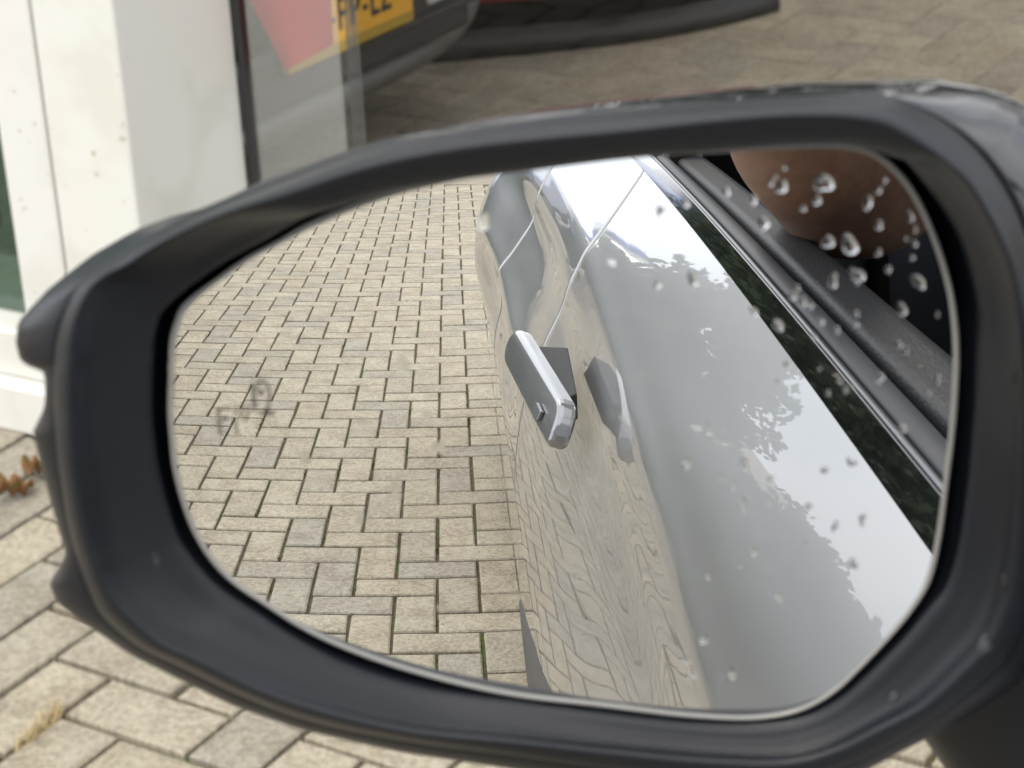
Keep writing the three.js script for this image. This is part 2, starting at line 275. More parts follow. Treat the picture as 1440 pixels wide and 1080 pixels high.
function parkedCar(name, label, paint, lowY, opt) {   // nose towards +z, centre on the origin of its group, nose at z = 0
  const car = thing(name, label, 'car');
  const Lc = 4.1, hw = 0.86;
  const plan = z => { const a = Math.min(1, Math.max(0, -z / 0.5)), b = Math.min(1, Math.max(0, (Lc + z) / 0.4)); return hw * (0.72 + 0.28 * Math.pow(a, 0.5)) * (0.8 + 0.2 * Math.sqrt(b)); };
  const top = z => { const t = -z; return t < 0.12 ? lerp(0.62, 0.74, t / 0.12) : t < 1.1 ? lerp(0.74, 0.95, (t - 0.12) / 0.98) : lerp(0.95, 1.0, (t - 1.1) / 3); };
  const lo = z => { const t = -z; return t < 0.2 ? lowY + 0.05 : lowY; };
  // lower body as a closed loft
  const body = grid(48, 60, (u, v) => {
    const z = -Lc * (v < 0.5 ? 2 * v * v : 1 - 2 * (1 - v) * (1 - v)) , W = plan(z), y0 = lo(z), y1 = top(z), a = u * 2 * Math.PI, ca = Math.cos(a), sa = Math.sin(a);
    const e = 0.32, px = Math.sign(ca) * Math.pow(Math.abs(ca), e) * W, py = (y0 + y1) / 2 + Math.sign(sa) * Math.pow(Math.abs(sa), e) * (y1 - y0) / 2;
    return [px, py, z];
  }, true);
  const nose = grid(48, 6, (u, v) => { const W = plan(0), y0 = lo(0), y1 = top(0), a = u * 2 * Math.PI, ca = Math.cos(a), sa = Math.sin(a), e = 0.32, k = v; const px = Math.sign(ca) * Math.pow(Math.abs(ca), e) * W * k, py = (y0 + y1) / 2 + Math.sign(sa) * Math.pow(Math.abs(sa), e) * (y1 - y0) / 2 * k; return [px, py, 0.05 * (1 - k * k)]; });
  const tail = grid(48, 4, (u, v) => { const W = plan(-Lc), y0 = lo(-Lc), y1 = top(-Lc), a = u * 2 * Math.PI, ca = Math.cos(a), sa = Math.sin(a), e = 0.32, k = v; return [Math.sign(ca) * Math.pow(Math.abs(ca), e) * W * k, (y0 + y1) / 2 + Math.sign(sa) * Math.pow(Math.abs(sa), e) * (y1 - y0) / 2 * k, -Lc - 0.04 * (1 - k * k)]; });
  mesh('body', [flip(body), nose, tail], paint, car);
  // cabin
  const roofY = 1.47;
  const cab = grid(32, 24, (u, v) => { const a = u * 2 * Math.PI, ca = Math.cos(a), sa = Math.sin(a), e = 0.4; const y = lerp(0.93, roofY, Math.sin(v * Math.PI / 2)), k = 1 - 0.28 * v * v; const zc = -2.35, half = lerp(1.5, 0.85, v); const r = v > 0.96 ? 0.0 : 1; return [Math.sign(ca) * Math.pow(Math.abs(ca), e) * (hw - 0.09) * k * r, y, zc + Math.sign(sa) * Math.pow(Math.abs(sa), e) * half * r]; }, true);
  mesh('windows', flip(cab), darkGlass, car);
  mesh('roof', [box(1.1, 0.05, 1.75, 0, roofY + 0.005, -2.35, 0.024)], paint, car);
  for (const [x, z] of [[-0.77, -0.8], [0.77, -0.8], [-0.77, -3.3], [0.77, -3.3]]) wheel(car, x, z, 0.31);
  mesh('underbody', [box(1.5, 0.16, Lc - 0.4, 0, lowY - 0.03, -Lc / 2 + 0.05, 0.03)], blackPlastic, car);
  // bumper, lip, grille, lamps
  const lip = grid(40, 5, (u, v) => { const x = (u - 0.5) * 2 * 0.83, f = Math.pow(Math.abs(x) / 0.86, 3) * 0.22; return [x, lowY - 0.075 + 0.07 * v, 0.045 - f + 0.025 * Math.sin(v * Math.PI) - 0.02 * v]; });
  mesh('bumper_lip', lip, opt.lip, car);
  mesh('lower_grille', [box(1.0, 0.12, 0.04, 0, lowY + (opt.grille || 0.04), 0.045, 0.02), box(1.02, 0.014, 0.05, 0, lowY + (opt.grille || 0.04), 0.048, 0.004)], blackPlastic, car);
  for (const s of [-1, 1]) {
    mesh('headlight', [box(0.34, 0.1, 0.2, s * 0.56, 0.64, -0.075, 0.035)], phys({ color: rgb(0.5, 0.53, 0.55), roughness: 0.08, clearcoat: 1, metalness: 0.3 }), car);
    const fin = [box(0.035, 0.24, 0.04, s * 0.43, lowY + 0.2, 0.05, 0.012), box(0.1, 0.03, 0.04, s * 0.39, lowY + 0.075, 0.052, 0.012)];
    mesh('lamp_trim', fin, opt.trim, car);
  }
  if (opt.plate) {
    mesh('plate_holder', [box(0.405, 0.135, 0.02, 0.067, opt.plateY - 0.012, 0.075, 0.006)], std({ color: rgb(0.42, 0.27, 0.02), roughness: 0.5 }), car);
    const pl = new THREE.PlaneGeometry(0.39, 0.11); pl.translate(0.065, opt.plateY, 0.0865);
    mesh('number_plate', pl, std({ map: opt.plate, roughness: 0.5 }), car);
  }
  return car;
}
const darkPaint = phys({ color: rgb(0.006, 0.008, 0.010), roughness: 0.5, metalness: 0.2, clearcoat: 0.6, clearcoatRoughness: 0.1 });
const redPaint = phys({ color: rgb(0.24, 0.012, 0.014), roughness: 0.45, clearcoat: 1, clearcoatRoughness: 0.08 });
const darkCar = parkedCar('dark_car', 'dark parked car with a yellow number plate behind the glass screen', darkPaint, 0.28, { lip: std({ color: rgb(0.085, 0.087, 0.083), roughness: 0.5 }), trim: std({ color: rgb(0.62, 0.7, 0.66), roughness: 0.35, metalness: 0.3 }), plate: plateTexture('S-FP-LZ', '#e8ad2c'), plateY: 0.412 });
darkCar.position.set(-0.377, 0, -4.212); darkCar.rotation.y = 0.98;
const redCar = parkedCar('red_car', 'dark red parked car at the top edge, low bumper over its shadow', redPaint, 0.07, { grille: 0.26, lip: blackPlastic, trim: std({ color: rgb(0.3, 0.3, 0.3), roughness: 0.4 }) });
redCar.position.set(-0.1, 0, -5.26); redCar.rotation.y = 0.12;

// ---------------------------------------------------------------- the silver car the picture is taken from
const AX = 0.1811;                                       // its long axis against z; local x = towards the car's right, z = rearwards
const car = thing('silver_car', 'silver car with matt black wing mirror that fills the picture and shows its own flank', 'car');
car.rotation.y = -AX; car.updateMatrixWorld(true);
const flake = noiseTexture(256, () => 0.5 + (rnd() - 0.5)); flake.repeat.set(160, 160);
const silver = phys({ color: rgb(0.40, 0.403, 0.405), metalness: 0.75, roughness: 0.34, clearcoat: 1, clearcoatRoughness: 0.015, side: THREE.DoubleSide });
const gloss = phys({ color: rgb(0.006, 0.006, 0.007), roughness: 0.08, clearcoat: 1, clearcoatRoughness: 0.02, side: THREE.DoubleSide });
const matt = phys({ color: rgb(0.0075, 0.009, 0.0125), roughness: 0.38, specularIntensity: 0.8, side: THREE.DoubleSide });
const grayRubber = std({ color: rgb(0.05, 0.052, 0.055), roughness: 0.55, side: THREE.DoubleSide });
const satin = std({ color: rgb(0.2, 0.205, 0.21), metalness: 0.8, roughness: 0.36, side: THREE.DoubleSide });
const cladding = std({ color: rgb(0.075, 0.075, 0.073), roughness: 0.6, side: THREE.DoubleSide });

const PROF = [[0.16, -0.03], [0.22, 0.012], [0.30, 0.031], [0.40, 0.036], [0.52, 0.037], [0.64, 0.035], [0.74, 0.021], [0.83, 0.001], [0.90, -0.017], [0.97, -0.036], [1.03, -0.063], [1.09, -0.100], [1.15, -0.140]];
const profCurve = new THREE.CatmullRomCurve3(PROF.map(([y, o]) => V3(o, y, 0)), false, 'centripetal');
const beltO = s => { const t = Math.max(-1.0, Math.min(2.3, s)); return -0.128 - 0.065 * t + 0.0145 * t * t; };
function bodyAt(s, v) {                                  // v along the section, 0 = sill, 1 = belt
  const q = profCurve.getPoint(v); let o = q.x, y = q.y;
  o += (beltO(s) + 0.140) * sstep(0.72, 1.15, y);
  if (s < -0.45) { o -= 0.22 * Math.pow(-0.45 - s, 1.4); y = lerp(y, 0.2 + (y - 0.2) * 0.72, sstep(-0.75, -2.0, s)); }
  o += 0.0026 * Math.exp(-(((y - 0.995 - 0.02 * s) / 0.018) ** 2)) - 0.005 * Math.exp(-(((y - 0.925) / 0.04) ** 2)) * sstep(-0.6, 0.2, s);
  const sc = sstep(1.15, 1.7, s) * sstep(3.2, 2.4, s); o += sc * (-0.016 * Math.exp(-(((y - 0.9) / 0.06) ** 2)) + 0.014 * Math.exp(-(((y - 0.79) / 0.03) ** 2)) - 0.012 * Math.exp(-(((y - 0.7) / 0.05) ** 2)));
  const fl = Math.exp(-(((s - 2.95) / 0.42) ** 2)); o += 0.035 * fl * sstep(0.45, 0.7, y) * sstep(1.12, 0.85, y);
  if (s > 3.05) o -= 0.55 * Math.pow((s - 3.05) / 0.62, 2.6);
  return [-o, y, s];
}
const seamS = y => 1.165 + 0.05 * (1.15 - y);
function panel(name, s0, s1, nS, mat, parent, v0 = 0, v1 = 1, nV = 110) {
  const r = 0.007, eps = 1e-3;
  const at = (u, v) => { const y = profCurve.getPoint(v).y, a = s0(y), b = s1(y); return [lerp(a, b, u), v]; };
  const g = grid(nS + 4, nV, (uu, vv) => {
    const v = lerp(v0, v1, vv), i = Math.round(uu * (nS + 4)), u = Math.min(1, Math.max(0, (i - 2) / nS));
    const [s] = at(u, v); const gap = 0.0022; let ss = s, inn = 0;
    const k = i < 2 ? 2 - i : i > nS + 2 ? i - nS - 2 : 0, dir = i < 2 ? -1 : 1;
    if (u <= 0) ss += gap + r; if (u >= 1) ss -= gap + r;
    if (k === 1) { ss += dir * r * 0.7; inn = r * 0.3; } if (k === 2) { ss += dir * r; inn = 0.02; }
    const p = bodyAt(ss, v);
    return [p[0] + inn, p[1] - inn * 0.3, p[2], ss, p[1]];
  });
  return mesh(name, g, mat, parent);
}
const K = n => () => n;
panel('front_fender', K(-2.05), K(-0.76), 40, silver, car);
const frontDoor = panel('front_door', K(-0.755), seamS, 90, silver, car);
panel('rear_door', y => seamS(y) + 0.001, K(2.12), 50, silver, car);
panel('rear_quarter', K(2.125), K(3.66), 80, silver, car);
// dark body shell behind the gaps
mesh('inner_shell', flip(grid(60, 20, (u, v) => { const p = bodyAt(lerp(-2.0, 3.5, u), v * 0.98); return [p[0] + 0.03, p[1] - 0.012, p[2]]; })), rubber, car);
// lower cladding that climbs towards the front wheel
{
  const yTop = s => Math.min(0.68, Math.max(0.27, 0.44 + (1.02 - s) * 0.40));
  const atY = (s, y) => { let a = 0, b = 1; for (let k = 0; k < 22; k++) { const m = (a + b) / 2; if (bodyAt(s, m)[1] < y) a = m; else b = m; } return bodyAt(s, (a + b) / 2); };
  const g = grid(50, 12, (u, v) => { const s = lerp(-0.3, 1.35, u), y = lerp(0.17, yTop(s), v), p = atY(s, y); const out = 0.007 * Math.sin(Math.PI * Math.min(1, Math.max(0.0, v * 0.5 + 0.5))) + 0.004; return [p[0] - (v > 0.99 ? -0.004 : out), p[1], p[2]]; });
  mesh('cladding', g, cladding, car);
}
// strips along the window sill: profiles swept along the belt (d = inwards from the belt edge)
function sweep(name, prof, s0, s1, mat, n = 70, parent = car, uvs = 1) {
  let len = [0]; for (let k = 1; k < prof.length; k++) len.push(len[k - 1] + Math.hypot(prof[k][0] - prof[k - 1][0], prof[k][1] - prof[k - 1][1]));
  const np = prof.length - 1;
  const g = grid(n, np, (u, v) => { const s = lerp(s0, s1, u), k = Math.round(v * np), [d, y] = prof[k]; return [-(beltO(s) - d), y, s, s * uvs, len[k] * uvs]; });
  return mesh(name, g, mat, parent);
}
const arc = (cx, cy, rx, ry, a0, a1, n) => Array.from({ length: n + 1 }, (_, i) => { const a = lerp(a0, a1, i / n); return [cx + rx * Math.cos(a), cy + ry * Math.sin(a)]; });
sweep('window_trim', [[-0.0012, 1.138], [-0.0012, 1.147], [-0.0004, 1.1495], [0.0086, 1.1715], [0.0096, 1.1722], [0.0104, 1.1715], [0.0104, 1.14]], -0.75, 3.0, gloss);
sweep('sill_strip', [[0.0108, 1.145], ...arc(0.0130, 1.171, 0.0024, 0.0025, Math.PI, 0, 6), [0.0152, 1.145]], -0.75, 3.0, satin);
sweep('sill_channel', [[0.0155, 1.152], [0.0185, 1.152]], -0.75, 1.2, gloss);
sweep('window_seal', [[0.0187, 1.14], ...arc(0.028, 1.168, 0.0093, 0.005, Math.PI, 0, 8), [0.0375, 1.12]], -0.75, 1.16, grayRubber);
sweep('window_slot', [[0.0375, 1.125], [0.047, 1.125]], -0.75, 1.16, rubber);
const grain = noiseTexture(512, (u, v) => { const a = tileNoise(u, v, 34, 4, 2), b = tileNoise(u, v, 80, 9, 2); return 0.5 + 0.9 * Math.min(0.35, Math.abs(a)) - 0.25 + 0.3 * b; }); grain.repeat.set(9, 9);
const leather = std({ color: rgb(0.024, 0.0255, 0.027), roughness: 0.5, bumpMap: grain, bumpScale: 0.0011, side: THREE.DoubleSide });
sweep('door_top_pad', [[0.048, 1.1], ...arc(0.058, 1.157, 0.010, 0.012, Math.PI, Math.PI / 2, 5), [0.07, 1.1705], [0.078, 1.172], ...arc(0.082, 1.160, 0.012, 0.012, Math.PI / 2, 0, 5), [0.097, 1.11], [0.105, 0.95], [0.1, 0.55]], -0.78, 1.14, leather, 80);
// cabin: roof, pillars, seats, floor and the far side keep the inside dark
{
  const black = std({ color: rgb(0.012, 0.012, 0.014), roughness: 0.8, side: THREE.DoubleSide });
  const seatMat = std({ color: rgb(0.02, 0.02, 0.022), roughness: 0.6, bumpMap: grain, bumpScale: 0.001 });
  const C = 0.93;                                        // half the car's width, from the left flank
  mesh('roof', [box(1.22, 0.05, 2.9, C + 0.02, 1.66, 1.45, 0.024)], silver, car);
  mesh('headlining', [box(1.2, 0.02, 2.85, C + 0.02, 1.622, 1.45, 0.008)], black, car);
  const bar = (ax, ay, az, bx, by, bz, w, d) => { const a = V3(ax, ay, az), b = V3(bx, by, bz), g = box(w, a.distanceTo(b), d, 0, 0, 0, 0.012); g.applyQuaternion(new THREE.Quaternion().setFromUnitVectors(V3(0, 1, 0), b.clone().sub(a).normalize())); g.translate((ax + bx) / 2, (ay + by) / 2, (az + bz) / 2); return g; };
  for (const m of [0, 1]) {
    const X = x => m ? 2 * C - x : x;
    mesh('door_pillar', [bar(X(0.225), 1.12, 1.2, X(0.37), 1.64, 1.28, 0.05, 0.12)], gloss, car);
    mesh('front_pillar', [bar(X(0.19), 1.1, -0.85, X(0.36), 1.64, 0.1, 0.06, 0.07)], silver, car);
    mesh('rear_pillar', [bar(X(0.24), 1.12, 3.0, X(0.38), 1.64, 2.55, 0.06, 0.4)], silver, car);
    mesh('rear_window', [bar(X(0.225), 1.13, 2.0, X(0.37), 1.63, 2.0, 0.006, 1.45)], darkGlass, car);
  }
  mesh('seat_belt', [bar(0.262, 1.15, 1.135, 0.36, 1.6, 1.2, 0.004, 0.045)], std({ color: rgb(0.05, 0.05, 0.052), roughness: 0.8 }), car);
  for (const x of [0.62, 1.26]) mesh('seat', [box(0.5, 0.72, 0.16, x, 0.98, 0.98, 0.06), box(0.5, 0.16, 0.52, x, 0.62, 0.66, 0.06), box(0.26, 0.18, 0.1, x, 1.44, 1.04, 0.04), box(0.06, 0.6, 0.2, x - 0.2, 0.95, 0.95, 0.028), box(0.06, 0.6, 0.2, x + 0.2, 0.95, 0.95, 0.028)], seatMat, car);
  mesh('rear_seat', [box(1.25, 0.7, 0.18, C, 0.95, 1.95, 0.06), box(1.25, 0.18, 0.5, C, 0.6, 1.7, 0.06)], seatMat, car);
  mesh('floor', [box(1.6, 0.05, 4.2, C, 0.3, 1.2, 0.02), box(1.5, 0.55, 0.35, C, 0.92, -0.72, 0.06)], black, car);
  const g = grid(60, 30, (u, v) => { const p = bodyAt(lerp(-2.05, 3.66, u), v); return [2 * C - p[0], p[1], p[2]]; });
  mesh('right_flank', g, silver, car);
  mesh('bonnet', grid(24, 24, (u, v) => { const s = lerp(-2.05, -0.8, v), p = bodyAt(s, 1); const x = lerp(p[0], 2 * C - p[0], u); return [x, p[1] + 0.05 * Math.sin(Math.PI * u), s]; }), silver, car);
  mesh('nose', grid(24, 12, (u, v) => { const p = bodyAt(-2.05, v); return [lerp(p[0], 2 * C - p[0], u), p[1], -2.05 - 0.12 * Math.sin(Math.PI * u)]; }), silver, car);
  mesh('tailgate', grid(24, 12, (u, v) => { const p = bodyAt(3.66, v); return [lerp(p[0], 2 * C - p[0], u), p[1], 3.66 + 0.1 * Math.sin(Math.PI * u)]; }), silver, car);
  mesh('tailgate_window', grid(8, 8, (u, v) => [lerp(0.5, 1.36, u), lerp(1.15, 1.64, v), lerp(3.5, 2.9, v)]), darkGlass, car);
  mesh('windscreen', grid(8, 8, (u, v) => [lerp(lerp(0.2, 0.36, v), 2 * C - lerp(0.2, 0.36, v), u), lerp(1.12, 1.635, v), lerp(-0.82, 0.1, v)]), phys({ color: rgb(0.8, 0.85, 0.83), roughness: 0.02, transmission: 1, thickness: 0, ior: 1.5 }), car);
  for (const [x, z] of [[0.19, -1.3], [1.67, -1.3], [0.12, 2.9], [1.74, 2.9]]) wheel(car, x - C, z, 0.34);
  for (const w of car.children.filter(c => c.name === 'wheel')) w.position.x = C;
}
// door handle, swung out
{
  const A = V3(-0.004, 0.932, 0.585), B = V3(-0.040, 0.945, 0.90), L = A.distanceTo(B);
  const q = new THREE.Quaternion().setFromUnitVectors(V3(0, 0, 1), B.clone().sub(A).normalize());
  const out = new THREE.Shape(); out.moveTo(0.022, 0.018); out.quadraticCurveTo(0.002, 0.017, -0.003, 0.002); out.quadraticCurveTo(-0.012, -0.021, -0.006, -0.022); out.lineTo(0.03, -0.024); out.lineTo(L - 0.035, -0.022); out.quadraticCurveTo(L, -0.021, L + 0.002, 0.0); out.quadraticCurveTo(L, 0.019, L - 0.03, 0.019); out.closePath();
  const bar = new THREE.ExtrudeGeometry(out, { depth: 0.008, bevelSize: 0.007, bevelThickness: 0.008, bevelSegments: 8, curveSegments: 20 });
  bar.translate(0, 0, -0.006); { const sm = toCreasedNormals(mergeVertices(bar.deleteAttribute('normal').deleteAttribute('uv')), 0.9); bar.copy(sm); }
  bar.rotateY(-Math.PI / 2); bar.rotateZ(-0.42); bar.applyQuaternion(q); bar.translate(A.x + 0.004, A.y + 0.004, A.z);
  const h = mesh('door_handle', bar, phys({ color: rgb(0.3, 0.303, 0.307), metalness: 0.75, roughness: 0.3, clearcoat: 1, clearcoatRoughness: 0.02 }), frontDoor);
  const sh = new THREE.Shape([[A.x + 0.004, -(A.z + 0.03)], [B.x + 0.006, -(B.z - 0.025)], [0.03, -(B.z - 0.05)], [0.022, -(A.z + 0.06)]].map(([x, y]) => new THREE.Vector2(x, y)));
  const arm = new THREE.ExtrudeGeometry(sh, { depth: 0.03, bevelSize: 0.002, bevelThickness: 0.002, bevelSegments: 2 }); arm.rotateX(-Math.PI / 2); arm.translate(0, 0.922, 0);
  mesh('handle_arm', arm, std({ color: rgb(0.02, 0.021, 0.022), roughness: 0.75 }), h);
  const led = new RoundedBoxGeometry(0.005, 0.014, 0.03, 3, 0.002); led.applyQuaternion(q); led.rotateZ(-0.42); led.translate(-0.0225, 0.934, 0.64);
  mesh('handle_button', led, satin, h);
}

// ---------------------------------------------------------------- wing mirror
// contours of the mirror, millimetres in the mirror's own axes (right, up), one pair per station round the rim
const RING_G = [-97.8,10.2,-97.0,16.4,-96.9,18.3,-96.5,20.0,-96.4,21.5,-95.6,25.9,-94.2,29.8,-92.4,33.3,-88.5,36.9,-83.6,40.5,-75.5,45.9,-66.8,50.4,-58.6,54.4,-42.2,60.6,-23.3,65.1,-4.5,68.1,15.5,69.4,35.5,69.6,53.8,70.1,66.6,69.5,72.1,67.9,75.9,65.5,80.0,61.2,83.3,56.1,86.6,49.0,89.7,40.2,91.9,31.5,93.3,19.0,93.3,6.1,92.9,-2.9,92.0,-14.6,90.4,-32.3,88.1,-43.8,84.7,-50.8,79.8,-57.8,71.4,-67.9,64.4,-75.1,55.8,-79.9,45.6,-81.5,30.3,-80.4,4.9,-76.3,-17.5,-72.8,-39.0,-66.9,-57.0,-60.0,-69.5,-53.3,-79.9,-45.5,-85.1,-41.5,-88.9,-37.6,-91.8,-33.4,-93.5,-30.1,-95.0,-26.5,-96.0,-23.3,-96.8,-19.9,-97.7,-15.0,-98.5,-8.1,-98.5,-2.3,-98.4,2.5,-98.3,5.4];
const RING_I = [-102.9,11.7,-102.1,17.9,-101.9,19.8,-101.5,21.5,-101.4,22.9,-100.6,27.4,-98.8,32.7,-96.6,35.4,-93.4,38.4,-89.3,41.4,-80.4,47.1,-71.0,52.0,-60.6,57.7,-43.5,64.8,-24.1,69.4,-4.8,72.7,15.7,73.8,36.0,74.1,54.0,74.5,67.0,73.1,74.2,71.3,79.5,68.3,84.5,62.5,89.1,56.3,93.5,48.2,96.5,38.9,98.4,29.6,98.5,18.6,98.6,6.5,98.3,-3.9,97.7,-17.3,95.8,-34.7,93.1,-44.5,89.2,-50.5,83.9,-58.0,75.0,-68.5,67.2,-76.2,57.8,-81.5,46.5,-83.3,30.4,-82.6,4.4,-78.7,-18.0,-75.0,-40.4,-70.3,-59.2,-63.4,-72.1,-55.9,-82.9,-47.6,-88.4,-43.4,-92.5,-39.3,-95.9,-34.6,-97.9,-31.2,-99.7,-27.5,-100.7,-24.1,-101.4,-20.6,-102.3,-15.2,-103.2,-7.4,-103.4,-0.7,-103.4,4.1,-103.3,7.0];
const RING_L = [-114.9,15.8,-114.0,21.9,-113.8,23.8,-113.5,25.4,-113.3,27.0,-112.1,32.0,-110.1,37.7,-106.6,42.9,-103.2,45.8,-98.4,48.3,-89.5,54.1,-76.7,60.8,-55.4,64.0,-39.9,68.0,-21.9,70.7,-3.7,72.5,16.0,74.5,35.4,75.6,52.8,76.5,65.2,76.4,71.6,75.1,77.6,73.0,85.5,71.1,90.9,65.6,95.9,57.1,100.0,47.8,102.4,37.8,104.0,24.3,105.0,10.9,105.7,-2.8,106.0,-17.7,104.9,-35.7,102.9,-46.2,99.3,-55.0,93.5,-62.6,84.2,-72.6,74.4,-79.4,64.0,-85.3,52.8,-88.4,34.2,-88.0,5.9,-84.2,-17.6,-80.0,-41.8,-75.4,-64.7,-67.8,-79.5,-60.5,-93.2,-51.9,-100.0,-47.7,-104.9,-42.9,-108.8,-37.9,-110.7,-34.5,-112.4,-30.2,-113.3,-26.4,-114.1,-22.6,-115.0,-15.5,-115.6,-6.4,-115.7,1.6,-115.5,7.7,-115.3,11.2];
const RING_C = [-118.8,18.4,-117.9,24.4,-117.7,26.2,-117.3,27.8,-117.1,29.5,-115.9,34.7,-113.7,40.5,-109.8,46.6,-106.3,49.4,-101.3,51.7,-92.4,57.4,-78.7,64.4,-61.5,70.4,-40.1,76.8,-21.5,80.1,-3.6,81.8,15.9,83.1,35.3,84.8,52.3,85.6,64.8,84.9,72.3,83.3,79.4,79.2,85.8,74.4,91.4,69.2,96.7,60.6,101.2,51.3,103.8,41.0,105.9,26.7,107.2,13.2,108.1,-1.3,108.6,-16.4,107.7,-34.4,106.1,-45.1,102.6,-54.9,96.7,-62.4,87.3,-72.2,76.8,-78.6,66.1,-84.7,55.0,-88.3,35.5,-88.0,6.6,-84.3,-17.2,-80.1,-42.0,-75.8,-66.5,-68.1,-81.9,-61.0,-96.6,-52.2,-103.9,-48.1,-109.1,-43.0,-113.1,-38.0,-115.0,-34.6,-116.7,-30.1,-117.5,-26.1,-118.3,-22.2,-119.2,-14.5,-119.7,-5.0,-119.8,3.5,-119.4,10.1,-119.1,13.8];
const RING_E = [-125.0,15.0,-124.2,21.2,-124.0,23.0,-123.7,24.7,-123.5,26.2,-122.3,30.7,-120.2,36.1,-116.0,43.3,-112.2,46.2,-107.2,49.3,-96.2,55.5,-82.3,62.1,-65.6,68.4,-43.2,76.3,-23.6,79.5,-4.9,82.0,15.6,83.6,35.6,84.5,53.2,85.1,67.3,85.4,76.1,84.6,84.9,80.6,91.5,75.9,97.2,70.0,102.9,61.3,107.1,51.8,110.9,40.4,114.2,25.2,115.7,10.3,116.3,-4.9,116.0,-20.2,114.4,-38.4,112.3,-49.6,108.3,-60.1,102.4,-66.7,92.3,-75.9,81.0,-83.2,69.6,-89.7,57.0,-93.7,35.9,-94.3,6.4,-90.6,-18.4,-86.4,-44.5,-81.9,-69.8,-75.3,-86.5,-67.7,-102.2,-58.6,-110.1,-54.0,-116.0,-48.6,-120.3,-42.9,-121.8,-38.4,-123.1,-33.6,-123.8,-29.2,-124.6,-24.9,-125.4,-17.4,-125.7,-7.7,-125.8,-0.0,-125.6,6.4,-125.3,10.4];
const RING_S = [-131.4,8.3,-130.7,14.4,-131.1,16.9,-135.0,18.0,-137.0,19.4,-137.5,23.7,-136.6,28.3,-130.3,34.5,-121.0,41.1,-112.1,45.9,-100.2,51.1,-87.1,56.6,-70.5,63.7,-47.5,71.2,-26.8,75.2,-6.7,78.3,14.5,80.8,35.6,82.3,55.7,83.8,75.9,83.8,89.2,83.6,99.2,81.3,105.0,79.2,110.1,76.5,117.9,68.2,123.6,54.9,127.6,42.3,131.1,22.3,132.8,4.8,133.6,-13.0,131.9,-30.3,127.6,-50.2,123.3,-62.4,117.8,-72.6,110.2,-78.8,98.2,-87.5,86.0,-94.1,73.9,-101.8,59.8,-106.8,36.8,-108.3,5.9,-104.8,-20.5,-99.2,-48.3,-93.7,-74.1,-86.4,-92.3,-78.8,-108.6,-68.9,-117.7,-63.1,-124.8,-57.1,-131.2,-52.4,-135.8,-48.1,-136.8,-43.5,-133.6,-38.9,-131.0,-33.8,-132.2,-26.3,-133.7,-17.2,-135.1,-7.6,-135.9,-0.2,-132.9,4.8];
const MP = V3(0.013362, 1.313898, -0.502717), MN = V3(-0.065183, 0.054932, 0.99636), ME1 = V3(0.997867, 0, 0.065282), ME2 = V3(0.003586, 0.99849, -0.054815), MCURV = 0.7255;
const mirrorMatrix = new THREE.Matrix4().makeBasis(ME1, ME2, MN).setPosition(MP);
const ringCurve = a => { const p = []; for (let k = 0; k < a.length; k += 2) p.push(V3(a[k] / 1000, a[k + 1] / 1000, 0)); return new THREE.CatmullRomCurve3(p, true, 'centripetal'); };
const RC = { G: ringCurve(RING_G), I: ringCurve(RING_I), L: ringCurve(RING_L), C: ringCurve(RING_C), E: ringCurve(RING_E), S: ringCurve(RING_S) };
const NST = RING_G.length / 2;
RC.S.getPoint = t => { const x = (((t % 1) + 1) % 1) * NST, i = Math.floor(x), j = (i + 1) % NST, f = x - i; const k = i < 8 || i >= 46; const e = k ? f : f * f * (3 - 2 * f) * 0.3 + f * 0.7; return V3(lerp(RING_S[2 * i], RING_S[2 * j], e) / 1000, lerp(RING_S[2 * i + 1], RING_S[2 * j + 1], e) / 1000, 0); };
const ringAt = (k, t) => RC[k].getPoint(((t % 1) + 1) % 1);
const topness = t => { const st = (((t % 1) + 1) % 1) * NST; return sstep(9, 12, st) * (1 - sstep(26, 30, st)); };     // 1 along the upper edge
const CASING = [];
const sag = (x, y) => { const R = 1 / MCURV; return Math.sqrt(R * R - x * x - y * y) - R; };
